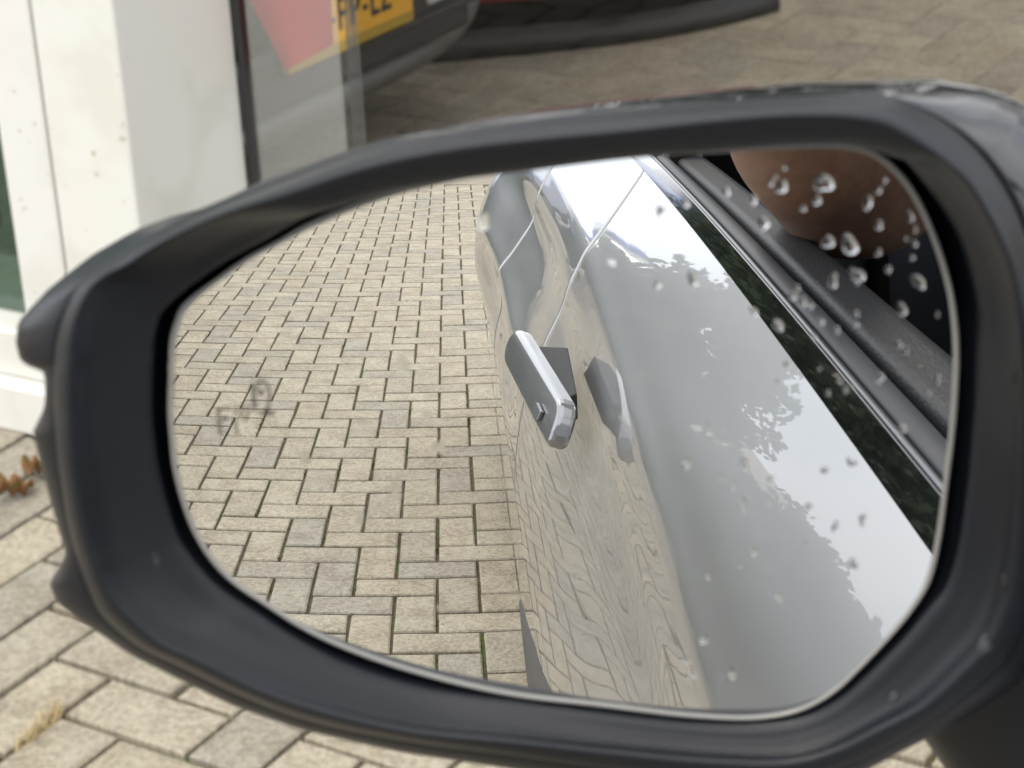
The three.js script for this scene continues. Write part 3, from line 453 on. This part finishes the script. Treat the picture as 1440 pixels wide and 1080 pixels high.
{
  const NT = 400;
  const ringsAt = t => {                                 // profile of the frame at one station: inner edge -> crest -> seam
    const G = ringAt('G', t), I = ringAt('I', t), L = ringAt('L', t), C = ringAt('C', t), E = ringAt('E', t);
    const T = topness(t), low = sstep(28, 31, t * NST) * (1 - sstep(39, 44, t * NST)), wE = lerp(0.007, 0.010, T), wL = lerp(0.0095 - 0.0055 * low, 0.017, T), wC = lerp(0.0155 - 0.0065 * low, 0.0235, T);
    return [[G.x * 0.5 + I.x * 0.5, G.y * 0.5 + I.y * 0.5, -0.014], [I.x, I.y, -0.006], [I.x, I.y, 0.001 * T], [lerp(I.x, L.x, 0.5), lerp(I.y, L.y, 0.5), wL * 0.45], [L.x, L.y, wL], [C.x, C.y, wC], [E.x, E.y, wE], [lerp(E.x, C.x, 0.06), lerp(E.y, C.y, 0.06), wE - 0.006]];
  };
  const prof = (t, v) => { const r = ringsAt(t).map(p => V3(...p)); return new THREE.CatmullRomCurve3(r, false, 'centripetal').getPoint(v); };
  for (const [st, v, r] of [[35.2, 0.5, 1.3], [36.3, 0.62, 1.6], [31.4, 0.66, 1.5], [27.4, 0.6, 1.4], [49.5, 0.42, 1.0], [33.1, 0.7, 1.7]]) { const a = prof(st / NST, v), b = prof(st / NST, v + 0.02), c = prof(st / NST + 0.004, v); CASING.push([a, b.sub(a).cross(c.sub(a)).normalize(), r]); }
  const bez = grid(NT, 44, (u, v) => { const p = prof(u, v); return [p.x, p.y, p.z, u * 0.8, v * 0.08]; }, true);
  const mattGrain = noiseTexture(256, () => rnd()); mattGrain.repeat.set(60, 60);
  const bezelMat = phys({ color: rgb(0.0075, 0.009, 0.0128), roughness: 0.36, specularIntensity: 0.8, bumpMap: mattGrain, bumpScale: 0.00003, side: THREE.DoubleSide });
  const mirror = mesh('side_mirror', bez, bezelMat, car);
  mirror.applyMatrix4(car.matrixWorld.clone().invert().multiply(mirrorMatrix));
  // shell behind the frame: seam -> widest -> closed back
  const shell = (name, t0, t1, mat, n) => {
    const g = grid(n, 22, (u, v) => {
      const t = lerp(t0, t1, u), E = ringAt('E', t), S = ringAt('S', t), C = ringAt('C', t), top = topness(t), wE = lerp(0.007, 0.010, top);
      const wS = lerp(-0.010, -0.012, top);
      const pts = [V3(lerp(E.x, C.x, 0.05), lerp(E.y, C.y, 0.05), wE - 0.005), V3(E.x, E.y, wE - 0.0015), V3(lerp(E.x, S.x, 0.6), lerp(E.y, S.y, 0.6), lerp(wE, wS, 0.4)), V3(S.x, S.y, wS), V3(S.x * 0.982, S.y * 0.985 - 0.011 * top, wS - 0.02), V3(S.x * 0.84, S.y * 0.85 - 0.026 * top, -0.07), V3(S.x * 0.5, S.y * 0.5 - 0.03 * top, -0.115), V3(S.x * 0.02, S.y * 0.02, -0.128)];
      const p = new THREE.CatmullRomCurve3(pts, false, 'centripetal').getPoint(v); return [p.x, p.y, p.z];
    });
    return mesh(name, g, mat, mirror);
  };
  const tA = 13.3 / NST, tB = 29.8 / NST;
  shell('mirror_cap', tA, tB, gloss, 130);
  shell('mirror_base', tB, 1 + tA, matt, 190);
  // glass
  const NR = 28;
  const gg = new THREE.BufferGeometry(), gp = [], gn = [], gi = [];
  for (let j = 0; j <= NR; j++) for (let i = 0; i <= NT; i++) { const q = ringAt('G', i / NT), k = j / NR, x = q.x * k, y = q.y * k, w = sag(x, y); gp.push(x, y, w); const R = 1 / MCURV; gn.push(x / R, y / R, (w + R) / R); }
  for (let j = 0; j < NR; j++) for (let i = 0; i < NT; i++) { const a = j * (NT + 1) + i, b = a + 1, c = a + NT + 1, e = c + 1; gi.push(a, b, e, a, e, c); }
  gg.setAttribute('position', new THREE.Float32BufferAttribute(gp, 3)); gg.setAttribute('normal', new THREE.Float32BufferAttribute(gn, 3)); gg.setIndex(gi);
  mesh('mirror_glass', gg, std({ color: rgb(0.9, 0.91, 0.915), metalness: 1, roughness: 0.0 }), mirror);
  // light grey carrier edge round the glass
  const rim = grid(NT, 10, (u, v) => { const q = ringAt('G', u), n = ringAt('I', u).sub(q).normalize(), a = v * Math.PI * 2; const r = 0.00085; const x = q.x + n.x * r * (1 + Math.cos(a)) * 0.9, y = q.y + n.y * r * (1 + Math.cos(a)) * 0.9; return [x, y, sag(q.x, q.y) - 0.0002 + r * Math.sin(a)]; }, true);
  mesh('glass_edge', rim, std({ color: rgb(0.26, 0.255, 0.24), roughness: 0.35, side: THREE.DoubleSide }), mirror);
  // stalk towards the door, lower right
  const stalk = grid(60, 24, (u, v) => {                  // a broad flattened arm from the base down to the door
    const a = u * 2 * Math.PI, e = 0.7, ca = Math.cos(a), sa = Math.sin(a), cx = lerp(0.112, 0.225, v) + 0.012 * Math.sin(Math.PI * v), cy = lerp(-0.02, -0.2, v);
    const w = Math.sign(ca) * Math.pow(Math.abs(ca), e) * lerp(0.07, 0.085, v), d = Math.sign(sa) * Math.pow(Math.abs(sa), e) * lerp(0.034, 0.042, v);
    return [cx + 0.85 * w, cy + 0.53 * w, -0.06 + d];
  }, true);
  mesh('mirror_stalk', stalk, matt, mirror);
  // blind spot symbol etched in the glass: a small car and waves
  const c = document.createElement('canvas'); c.width = 512; c.height = 480; const x = c.getContext('2d');
  x.clearRect(0, 0, 512, 480); x.strokeStyle = 'rgba(70,62,52,1)'; x.fillStyle = 'rgba(70,62,52,1)'; x.lineWidth = 20; x.lineCap = 'round';
  x.globalAlpha = 0.55; x.lineWidth = 34; x.beginPath(); x.ellipse(398, 168, 58, 128, 0.12, 2.5, 8.2); x.stroke();
  x.globalAlpha = 1; x.beginPath(); x.ellipse(396, 128, 20, 24, 0, 0, 7); x.fill(); x.globalAlpha = 0.6; x.beginPath(); x.ellipse(440, 290, 54, 26, 0.1, 0, 7); x.fill(); x.fillRect(318, 40, 18, 250);
  x.globalAlpha = 0.8; x.lineWidth = 20; for (const r of [60, 104, 148]) { x.beginPath(); x.arc(140, 250, r, -0.1, 0.75); x.stroke(); }
  x.globalAlpha = 0.6; x.fillRect(34, 258, 34, 210); x.fillRect(168, 340, 24, 130); x.globalAlpha = 0.95; x.beginPath(); x.ellipse(98, 335, 20, 20, 0, 0, 7); x.fill(); x.fillRect(40, 250, 120, 16);
  const tex = new THREE.CanvasTexture(c); tex.colorSpace = THREE.SRGBColorSpace;
  const ig = grid(16, 16, (u, v) => { const px = lerp(-0.0885, -0.0718, u), py = lerp(0.0, 0.0161, v); return [px, py, sag(px, py) + 0.0003]; });
  mesh('warning_symbol', ig, std({ map: tex, transparent: true, opacity: 0.75, roughness: 0.6 }), mirror);
}
// water drops on the glass: flat caps of clear water
{
const DROPS = [ [52.0,60.8,1.1],[61.9,61.6,1.8],[72.2,56.1,1.1],[75.0,50.8,1.0],[68.2,46.0,1.9],[62.9,47.0,1.3],[70.2,38.5,1.3],[84.6,36.2,1.5],[80.8,29.6,1.1],[64.3,37.2,1.1],[47.8,52.2,1.1],[39.0,60.5,0.9],[45.3,58.0,0.8],[29.5,57.9,1.0],[49.5,61.9,0.6],[60.3,57.3,0.9],[57.0,55.6,0.6],[81.4,-1.2,1.1],[61.4,27.4,0.8],[57.1,32.4,0.9],[54.6,33.9,0.8],[69.8,29.0,0.6],[80.1,20.6,0.9],[82.3,52.7,0.9],[89.7,11.1,0.8],[76.0,12.4,0.8],[28.6,-8.6,1.0],[42.9,-9.5,1.0],[39.9,-15.2,0.8],[42.5,-21.0,1.0],[45.1,-33.8,0.8],[49.5,-13.4,0.9],[58.7,-21.7,0.8],[65.4,-27.3,0.9],[70.4,-38.2,1.0],[62.6,-11.8,0.8],[51.3,-46.8,1.1],[10.1,-14.2,1.0],[-1.7,-13.9,1.3],[7.1,-27.2,1.1],[1.2,-28.0,1.0],[0.2,-39.3,1.0],[11.3,-38.1,0.9],[18.2,-48.3,1.0],[18.8,-38.3,0.9],[32.5,-58.6,0.9],[29.6,-68.8,1.0],[39.6,-69.0,1.0],[-18.5,54.5,1.8],[-40.1,18.7,1.6],[-65.9,-6.3,1.3],[-32.1,-3.1,1.4],[-43.9,-14.5,1.3],[-34.1,-48.0,1.0],[-53.4,-23.1,1.1],[-34.8,5.5,1.0],[-50.4,-47.1,1.1],[-26.7,26.7,0.9],[23.6,56.0,1.1],[30.9,38.9,1.1],[22.5,37.9,0.8],[11.6,43.9,0.9],[51.2,26.7,1.1],[45.3,30.5,0.9],[81.9,18.9,0.6],[61.2,62.4,0.5],[34.8,-1.9,0.4],[89.2,27.8,0.5],[67.5,9.5,0.7],[72.1,-26.7,0.6],[76.1,61.6,0.6],[61.1,15.2,0.4],[85.5,15.1,0.4],[77.2,64.9,0.6],[37.1,-12.8,0.5],[81.3,47.2,0.4],[77.3,39.8,0.7],[19.7,-20.6,0.7],[70.0,36.7,0.5],[51.0,12.3,0.4],[72.2,-25.0,0.7],[66.1,11.7,0.6],[59.8,23.4,0.6],[58.4,-31.5,0.5],[74.7,59.1,0.6],[74.8,44.0,0.7],[16.0,-25.5,0.7],[65.2,24.9,0.6],[87.5,8.0,0.7],[68.9,-10.0,0.7],[83.0,42.4,0.6],[69.3,10.4,0.5],[34.3,1.1,0.5],[75.2,11.6,0.7],[63.3,8.7,0.5],[70.1,-10.3,0.5],[53.3,16.7,0.7],[55.8,35.9,0.5],[41.7,-37.5,0.4],[83.5,49.3,0.5],[52.5,65.5,0.5],[28.3,-64.5,0.7],[68.9,39.7,0.6],[83.3,46.0,0.7],[33.6,-40.3,0.7],[69.9,26.1,0.6],[50.5,63.5,0.4],[18.0,-12.4,0.4],[58.8,31.5,0.7] ];
  const water = phys({ color: 0xffffff, roughness: 0.0, transmission: 1, thickness: 0.002, ior: 1.333 });
  const cap = grid(20, 9, (u, v) => { const a = u * 2 * Math.PI, k = v * Math.PI / 2; return [Math.cos(a) * Math.cos(k), Math.sin(a) * Math.cos(k), 0.62 * Math.sin(k)]; }, true);
  const foot = grid(20, 1, (u, v) => { const a = u * 2 * Math.PI; return [Math.cos(a) * v, Math.sin(a) * v, 0]; });
  const blob = k => { const w = (a) => 1 + 0.16 * Math.sin(a * 2 + k) + 0.1 * Math.sin(a * 3 + 2.1 * k), e = k % 2 ? 0.35 : 0; const f = g => { const p = g.attributes.position; for (let i = 0; i < p.count; i++) { const x = p.getX(i), y = p.getY(i), a = Math.atan2(y, x), m = w(a); p.setXY(i, x * m * (1 - e * 0.4 * (y > 0 ? y : 0)), y * m + e * Math.max(0, y) * 1.2); } g.computeVertexNormals(); return g; }; return mergeVertices(join([f(cap.clone()), f(flip(foot.clone()))])); };
  const shapes = [1, 2, 3, 4, 5].map(blob);
  const half = (x, y) => x > 20 ? (y > 20 ? 'upper right' : 'lower right') : 'left';
  CASING.forEach(([p, n, r], i) => {
    const g = thing('water_drop', ['flat drop low on the right side of the black mirror housing', 'larger drop on the lower right bend of the black housing', 'drop on the rim edge at the right of the black housing', 'drop high on the right wall of the black mirror housing', 'single drop at the lower left of the black mirror housing', 'drop on the outer rim at the lower right of the housing'][i], 'water drop', 'water drops on the black mirror housing');
    if (n.z < 0) n.negate();
    const m = mesh('drop', shapes[i % 5], water, g); m.scale.set(r * 0.001, r * 0.0014, r * 0.0007);
    m.quaternion.setFromUnitVectors(V3(0, 0, 1), n);
    g.applyMatrix4(mirrorMatrix.clone().multiply(new THREE.Matrix4().makeTranslation(p.x + n.x * 1e-4, p.y + n.y * 1e-4, p.z + n.z * 1e-4)));
  });
  DROPS.forEach(([dx, dy, r], i) => {
    const g = thing('water_drop'); const place = half(dx, dy);
    tag(g, { 'upper right': 'small clear water drop over the dark car window in the mirror glass', 'lower right': 'small clear water drop over the pale door in the mirror glass', left: 'small water drop on the paving side of the mirror glass' }[place], 'water drop', 'water drops on the ' + place + ' of the mirror glass');
    const m = mesh('drop', shapes[i % 5], water, g); const flat = place === 'left' ? 0.14 : 1; m.scale.set(r * 0.001 * rr(0.85, 1.15), r * 0.001 * rr(0.95, 1.5), r * 0.001 * rr(0.8, 1.1) * flat);
    const x = dx / 1000, y = dy / 1000; g.matrixAutoUpdate = true;
    const mm = mirrorMatrix.clone().multiply(new THREE.Matrix4().makeTranslation(x, y, sag(x, y) + 0.00008)); g.applyMatrix4(mm); m.rotation.z = rr(-0.5, 0.5);
  });
}

// ---------------------------------------------------------------- the person at the wheel: bare arm out over the sill
{
  const toW = (s, o, y) => V3(-o, y, s).applyMatrix4(car.matrixWorld);
  const cap = (p, a, b, ra, rb) => { const ab = b.clone().sub(a), t = Math.min(1, Math.max(0, p.clone().sub(a).dot(ab) / ab.lengthSq())); return p.distanceTo(a.clone().addScaledVector(ab, t)) - lerp(ra, rb, t); };
  const smin = (a, b, k) => { const h = Math.max(0, k - Math.abs(a - b)) / k; return Math.min(a, b) - h * h * k * 0.25; };
  function sdfMesh(fn, c, half, res) {
    const mc = new MarchingCubes(res, new THREE.MeshBasicMaterial(), false, false, 120000); mc.isolation = 0; const p = V3(0, 0, 0);
    for (let k = 0; k < res; k++) for (let j = 0; j < res; j++) for (let i = 0; i < res; i++) { p.set((i - res / 2) / (res / 2), (j - res / 2) / (res / 2), (k - res / 2) / (res / 2)).multiplyScalar(half).add(c); mc.field[i + j * res + k * res * res] = -fn(p); }
    mc.update(); const n = mc.count, g = new THREE.BufferGeometry();
    const pos = new Float32Array(mc.positionArray.slice(0, n * 3)), nor = new Float32Array(mc.normalArray.slice(0, n * 3));
    for (let k = 0; k < n; k++) { pos[3 * k] = pos[3 * k] * half + c.x; pos[3 * k + 1] = pos[3 * k + 1] * half + c.y; pos[3 * k + 2] = pos[3 * k + 2] * half + c.z; }
    g.setAttribute('position', new THREE.BufferAttribute(pos, 3)); g.setAttribute('normal', new THREE.BufferAttribute(nor, 3)); return g;
  }
  const sh = toW(0.60, -0.52, 1.40), el = toW(0.47, -0.305, 1.235), wr = toW(0.17, -0.085, 1.44), kn = toW(0.10, -0.05, 1.515);
  const mid = el.clone().lerp(wr, 0.3);
  const arm = p => { let d = cap(p, sh, el, 0.078, 0.068); d = smin(d, cap(p, el, mid, 0.068, 0.066), 0.12); d = smin(d, cap(p, mid, wr, 0.066, 0.031), 0.09); return d; };
  const dir = kn.clone().sub(wr).normalize(), side = V3(1, 0, 0.2).normalize(), nrm = dir.clone().cross(side).normalize();
  const fingers = [];
  for (let f = 0; f < 4; f++) { const b = kn.clone().addScaledVector(side, (f - 1.5) * 0.019), l = [0.036, 0.042, 0.04, 0.03][f]; const p1 = b.clone().addScaledVector(dir, l).addScaledVector(nrm, 0.006), p2 = p1.clone().addScaledVector(dir, l * 0.45).addScaledVector(nrm, l * 0.5), p3 = p2.clone().addScaledVector(dir, -l * 0.05).addScaledVector(nrm, l * 0.5); fingers.push([b, p1, 0.0092, 0.0086], [p1, p2, 0.0086, 0.008], [p2, p3, 0.008, 0.0068]); }
  const tb = wr.clone().lerp(kn, 0.35).addScaledVector(side, -0.028), t1 = tb.clone().addScaledVector(dir, 0.03).addScaledVector(side, -0.022).addScaledVector(nrm, 0.012), t2 = t1.clone().addScaledVector(dir, 0.026).addScaledVector(nrm, 0.016);
  const hand = p => { let d = cap(p, wr, kn, 0.028, 0.022); for (const o of [-0.026, -0.009, 0.009, 0.026]) d = smin(d, cap(p, wr.clone().addScaledVector(side, o * 0.5), kn.clone().addScaledVector(side, o), 0.019, 0.0125), 0.018); let f = 1; for (const [a, b, ra, rb] of fingers) f = Math.min(f, cap(p, a, b, ra, rb)); d = smin(d, f, 0.006); d = smin(d, Math.min(cap(p, tb, t1, 0.012, 0.01), cap(p, t1, t2, 0.01, 0.0078)), 0.01); return d; };
  const hip = toW(0.78, -0.62, 0.72), chest = toW(0.8, -0.62, 1.2), neck = toW(0.78, -0.6, 1.44), head = toW(0.74, -0.58, 1.55), sh2 = toW(0.74, -0.86, 1.32), el2 = toW(0.42, -0.9, 1.02), wr2 = toW(0.2, -0.72, 1.05);
  const torso = p => { let d = cap(p, hip, chest, 0.15, 0.165); d = smin(d, cap(p, sh, sh2, 0.075, 0.075), 0.08); d = smin(d, cap(p, sh, sh.clone().lerp(el, 0.32), 0.082, 0.07), 0.05); d = smin(d, cap(p, sh2, sh2.clone().lerp(el2, 0.5), 0.08, 0.068), 0.05); return d; };
  const skinFar = p => { let d = cap(p, chest, neck, 0.06, 0.055); const q = p.clone().sub(head); d = smin(d, Math.hypot(q.x / 0.078, q.y / 0.112, q.z / 0.095) * 0.09 - 0.09, 0.03); d = smin(d, Math.min(cap(p, sh2, el2, 0.055, 0.045), cap(p, el2, wr2, 0.045, 0.03)), 0.04); return d; };
  const skinMap = noiseTexture(256, (u, v) => { const n = tileNoise(u, v, 20, 6, 4); return [0.93 + 0.2 * n, 0.9 + 0.24 * n, 0.88 + 0.26 * n]; }, 1, true);
  const skin = phys({ color: rgb(0.22, 0.128, 0.088), map: skinMap, roughness: 0.55, sheen: 0.2, sheenColor: rgb(0.4, 0.3, 0.25) });
  const uvs = g => { const p = g.attributes.position, a = []; for (let k = 0; k < p.count; k++) a.push(p.getX(k) * 6 + p.getZ(k) * 2, p.getY(k) * 6); g.setAttribute('uv', new THREE.Float32BufferAttribute(a, 2)); return g; };
  const armC = el.clone().lerp(sh, 0.2).lerp(wr, 0.3);
  const all = p => smin(smin(arm(p), hand(p), 0.02), skinFar(p), 0.02);
  const bodyC = toW(0.55, -0.55, 1.25);
  const person = tag(mesh('person', [uvs(sdfMesh(p => Math.max(all(p), -(p.distanceTo(kn) - 0.11)), bodyC, 0.62, 104)), uvs(sdfMesh(p => Math.max(smin(arm(p), hand(p), 0.02), p.distanceTo(kn) - 0.112), kn, 0.125, 84))], skin), 'person in the car with bare forearm on the sill, shown in the mirror', 'person');
  mesh('shirt', uvs(sdfMesh(torso, bodyC, 0.62, 80)), std({ color: rgb(0.006, 0.007, 0.012), roughness: 0.9 }), person);
}

// ---------------------------------------------------------------- what the car mirrors: added shrubs shaped for the door reflection, trees, a blue car
const toCar = (s, o) => V3(-o, 0, s).applyMatrix4(car.matrixWorld);
const bark = std({ color: rgb(0.07, 0.055, 0.04), roughness: 0.95 });
const leafMats = [[0.035, 0.06, 0.022], [0.045, 0.07, 0.028], [0.03, 0.05, 0.022]].map(c => std({ color: rgb(...c), roughness: 0.75, side: THREE.DoubleSide }));
function tree(s, o, h, rad, n, mi, label, group, shrub = false) {
  const t = thing(shrub ? 'shrub' : 'broadleaf_tree', label, shrub ? 'shrub' : 'tree', group);
  const base = toCar(s, o), parts = [];
  const limb = (a, b, ra, rb) => { const g = new THREE.CylinderGeometry(rb, ra, a.distanceTo(b), 8); g.applyQuaternion(new THREE.Quaternion().setFromUnitVectors(V3(0, 1, 0), b.clone().sub(a).normalize())); g.translate((a.x + b.x) / 2, (a.y + b.y) / 2, (a.z + b.z) / 2); parts.push(g); };
  const top = V3(rr(-0.1, 0.1), h * 0.8, rr(-0.1, 0.1)); const w = shrub ? 0.2 : 1; limb(V3(0, 0, 0), V3(0, h * 0.4, 0), 0.18 * w, 0.14 * w); limb(V3(0, h * 0.4, 0), top, 0.14 * w, 0.04 * w);
  const clumps = [];
  for (let k = 0; k < 34; k++) { const a = rnd() * 6.283, y = Math.pow(rnd(), 0.8), rad2 = (shrub ? rad * 0.9 * Math.sqrt(Math.max(0.1, 1 - y * y * 0.8)) : rad * Math.sin(Math.PI * (0.16 + 0.8 * y))) * Math.sqrt(rnd()), c = V3(Math.cos(a) * rad2, h * (shrub ? 0.1 + 0.82 * y : 0.26 + 0.7 * y), Math.sin(a) * rad2); clumps.push([c, rr(0.35, 0.8) * rad * (shrub ? 0.36 : 0.5)]); if (k % 3 === 0) limb(V3(0, c.y * 0.6, 0), c, 0.05 * w, 0.012 * w); }
  mesh('trunk', parts, bark, t);
  const p = [], idx = [];
  for (let k = 0; k < n; k++) { const [c, r] = clumps[k % clumps.length]; const d = V3(rr(-1, 1), rr(-1, 1), rr(-1, 1)).normalize().multiplyScalar(r * Math.pow(rnd(), 0.4)); const q = c.clone().add(d), a = V3(rr(-1, 1), rr(-1, 1), rr(-1, 1)).normalize(), b = a.clone().cross(V3(rr(-1, 1), rr(-1, 1), rr(-1, 1))).normalize(), sz = shrub ? rr(0.025, 0.06) : rr(0.06, 0.15), i = p.length / 3; for (const [x, y] of [[-1, 0], [0, -0.6], [1, 0], [0, 0.6]]) p.push(q.x + (a.x * x + b.x * y) * sz, q.y + (a.y * x + b.y * y) * sz, q.z + (a.z * x + b.z * y) * sz); idx.push(i, i + 1, i + 2, i, i + 2, i + 3); }
  const g = new THREE.BufferGeometry(); g.setAttribute('position', new THREE.Float32BufferAttribute(p, 3)); g.setIndex(idx); const f = g.toNonIndexed(); f.computeVertexNormals();
  mesh('crown', f, leafMats[mi], t); t.position.copy(base);
}
[[9, 0], [12.5, 1], [15, 2]].forEach(([d, mi], k) => tree(-13 - k * 2.2, [-3.5, 1.5, 6.5][k], [7.5, 6.5, 7][k], [2.8, 2.5, 2.8][k], 5000, mi, ['broad tree in front of the silver car, mirrored in the gloss cap at the right', 'middle tree ahead of the parked cars, mirrored in the gloss cap', 'tree at the left ahead of the white building, mirrored in the gloss cap'][k], 'trees mirrored in the mirror cap'));
[[2.6, 1.0], [3.35, 1.06], [4.3, 1.12], [5.3, 1.04], [6.3, 0.86], [7.3, 0.9], [8.3, 1.6], [9.3, 1.95], [10.3, 2.05], [11.4, 1.5], [12.5, 1.4]].forEach(([s, h], k) => tree(s, Math.min(2.28, 1.78 + (s - 2.6) * 0.27) + rr(-0.04, 0.04), h, 0.78, 4200, k % 3, ['first leafy shrub beside the front door, mirrored low in the door', 'leafy shrub next to the first one, mirrored low in the silver door', 'second shrub of the row, mirrored in the silver front door', 'third shrub of the row, mirrored in the silver front door', 'low fourth shrub of the row, mirrored in the silver door', 'low fifth shrub of the row, mirrored in the silver door', 'tall sixth shrub of the row, mirrored beside the door seam', 'tallest shrub of the row, mirrored in the front door above the handle', 'second last shrub but one of the row behind the silver car', 'shrub beside the last one of the row, towards the blue car', 'last shrub of the row, next to the blue car'][k], 'added shrubs shaped for the reflection in the silver door', true));  // added unseen row standing in for trees; heights shaped for the door reflection
const blueCar = parkedCar('blue_car', 'blue car parked behind the silver car, mirrored in its rear door', phys({ color: rgb(0.03, 0.11, 0.42), roughness: 0.4, clearcoat: 1 }), 0.25, { lip: blackPlastic, trim: blackPlastic });
blueCar.position.copy(toCar(14.5, 3.0)); blueCar.rotation.y = -AX + Math.PI;
scene.traverse(o => { if (o.isMesh) { o.castShadow = true; o.receiveShadow = true; } });
renderer.render(scene, camera);
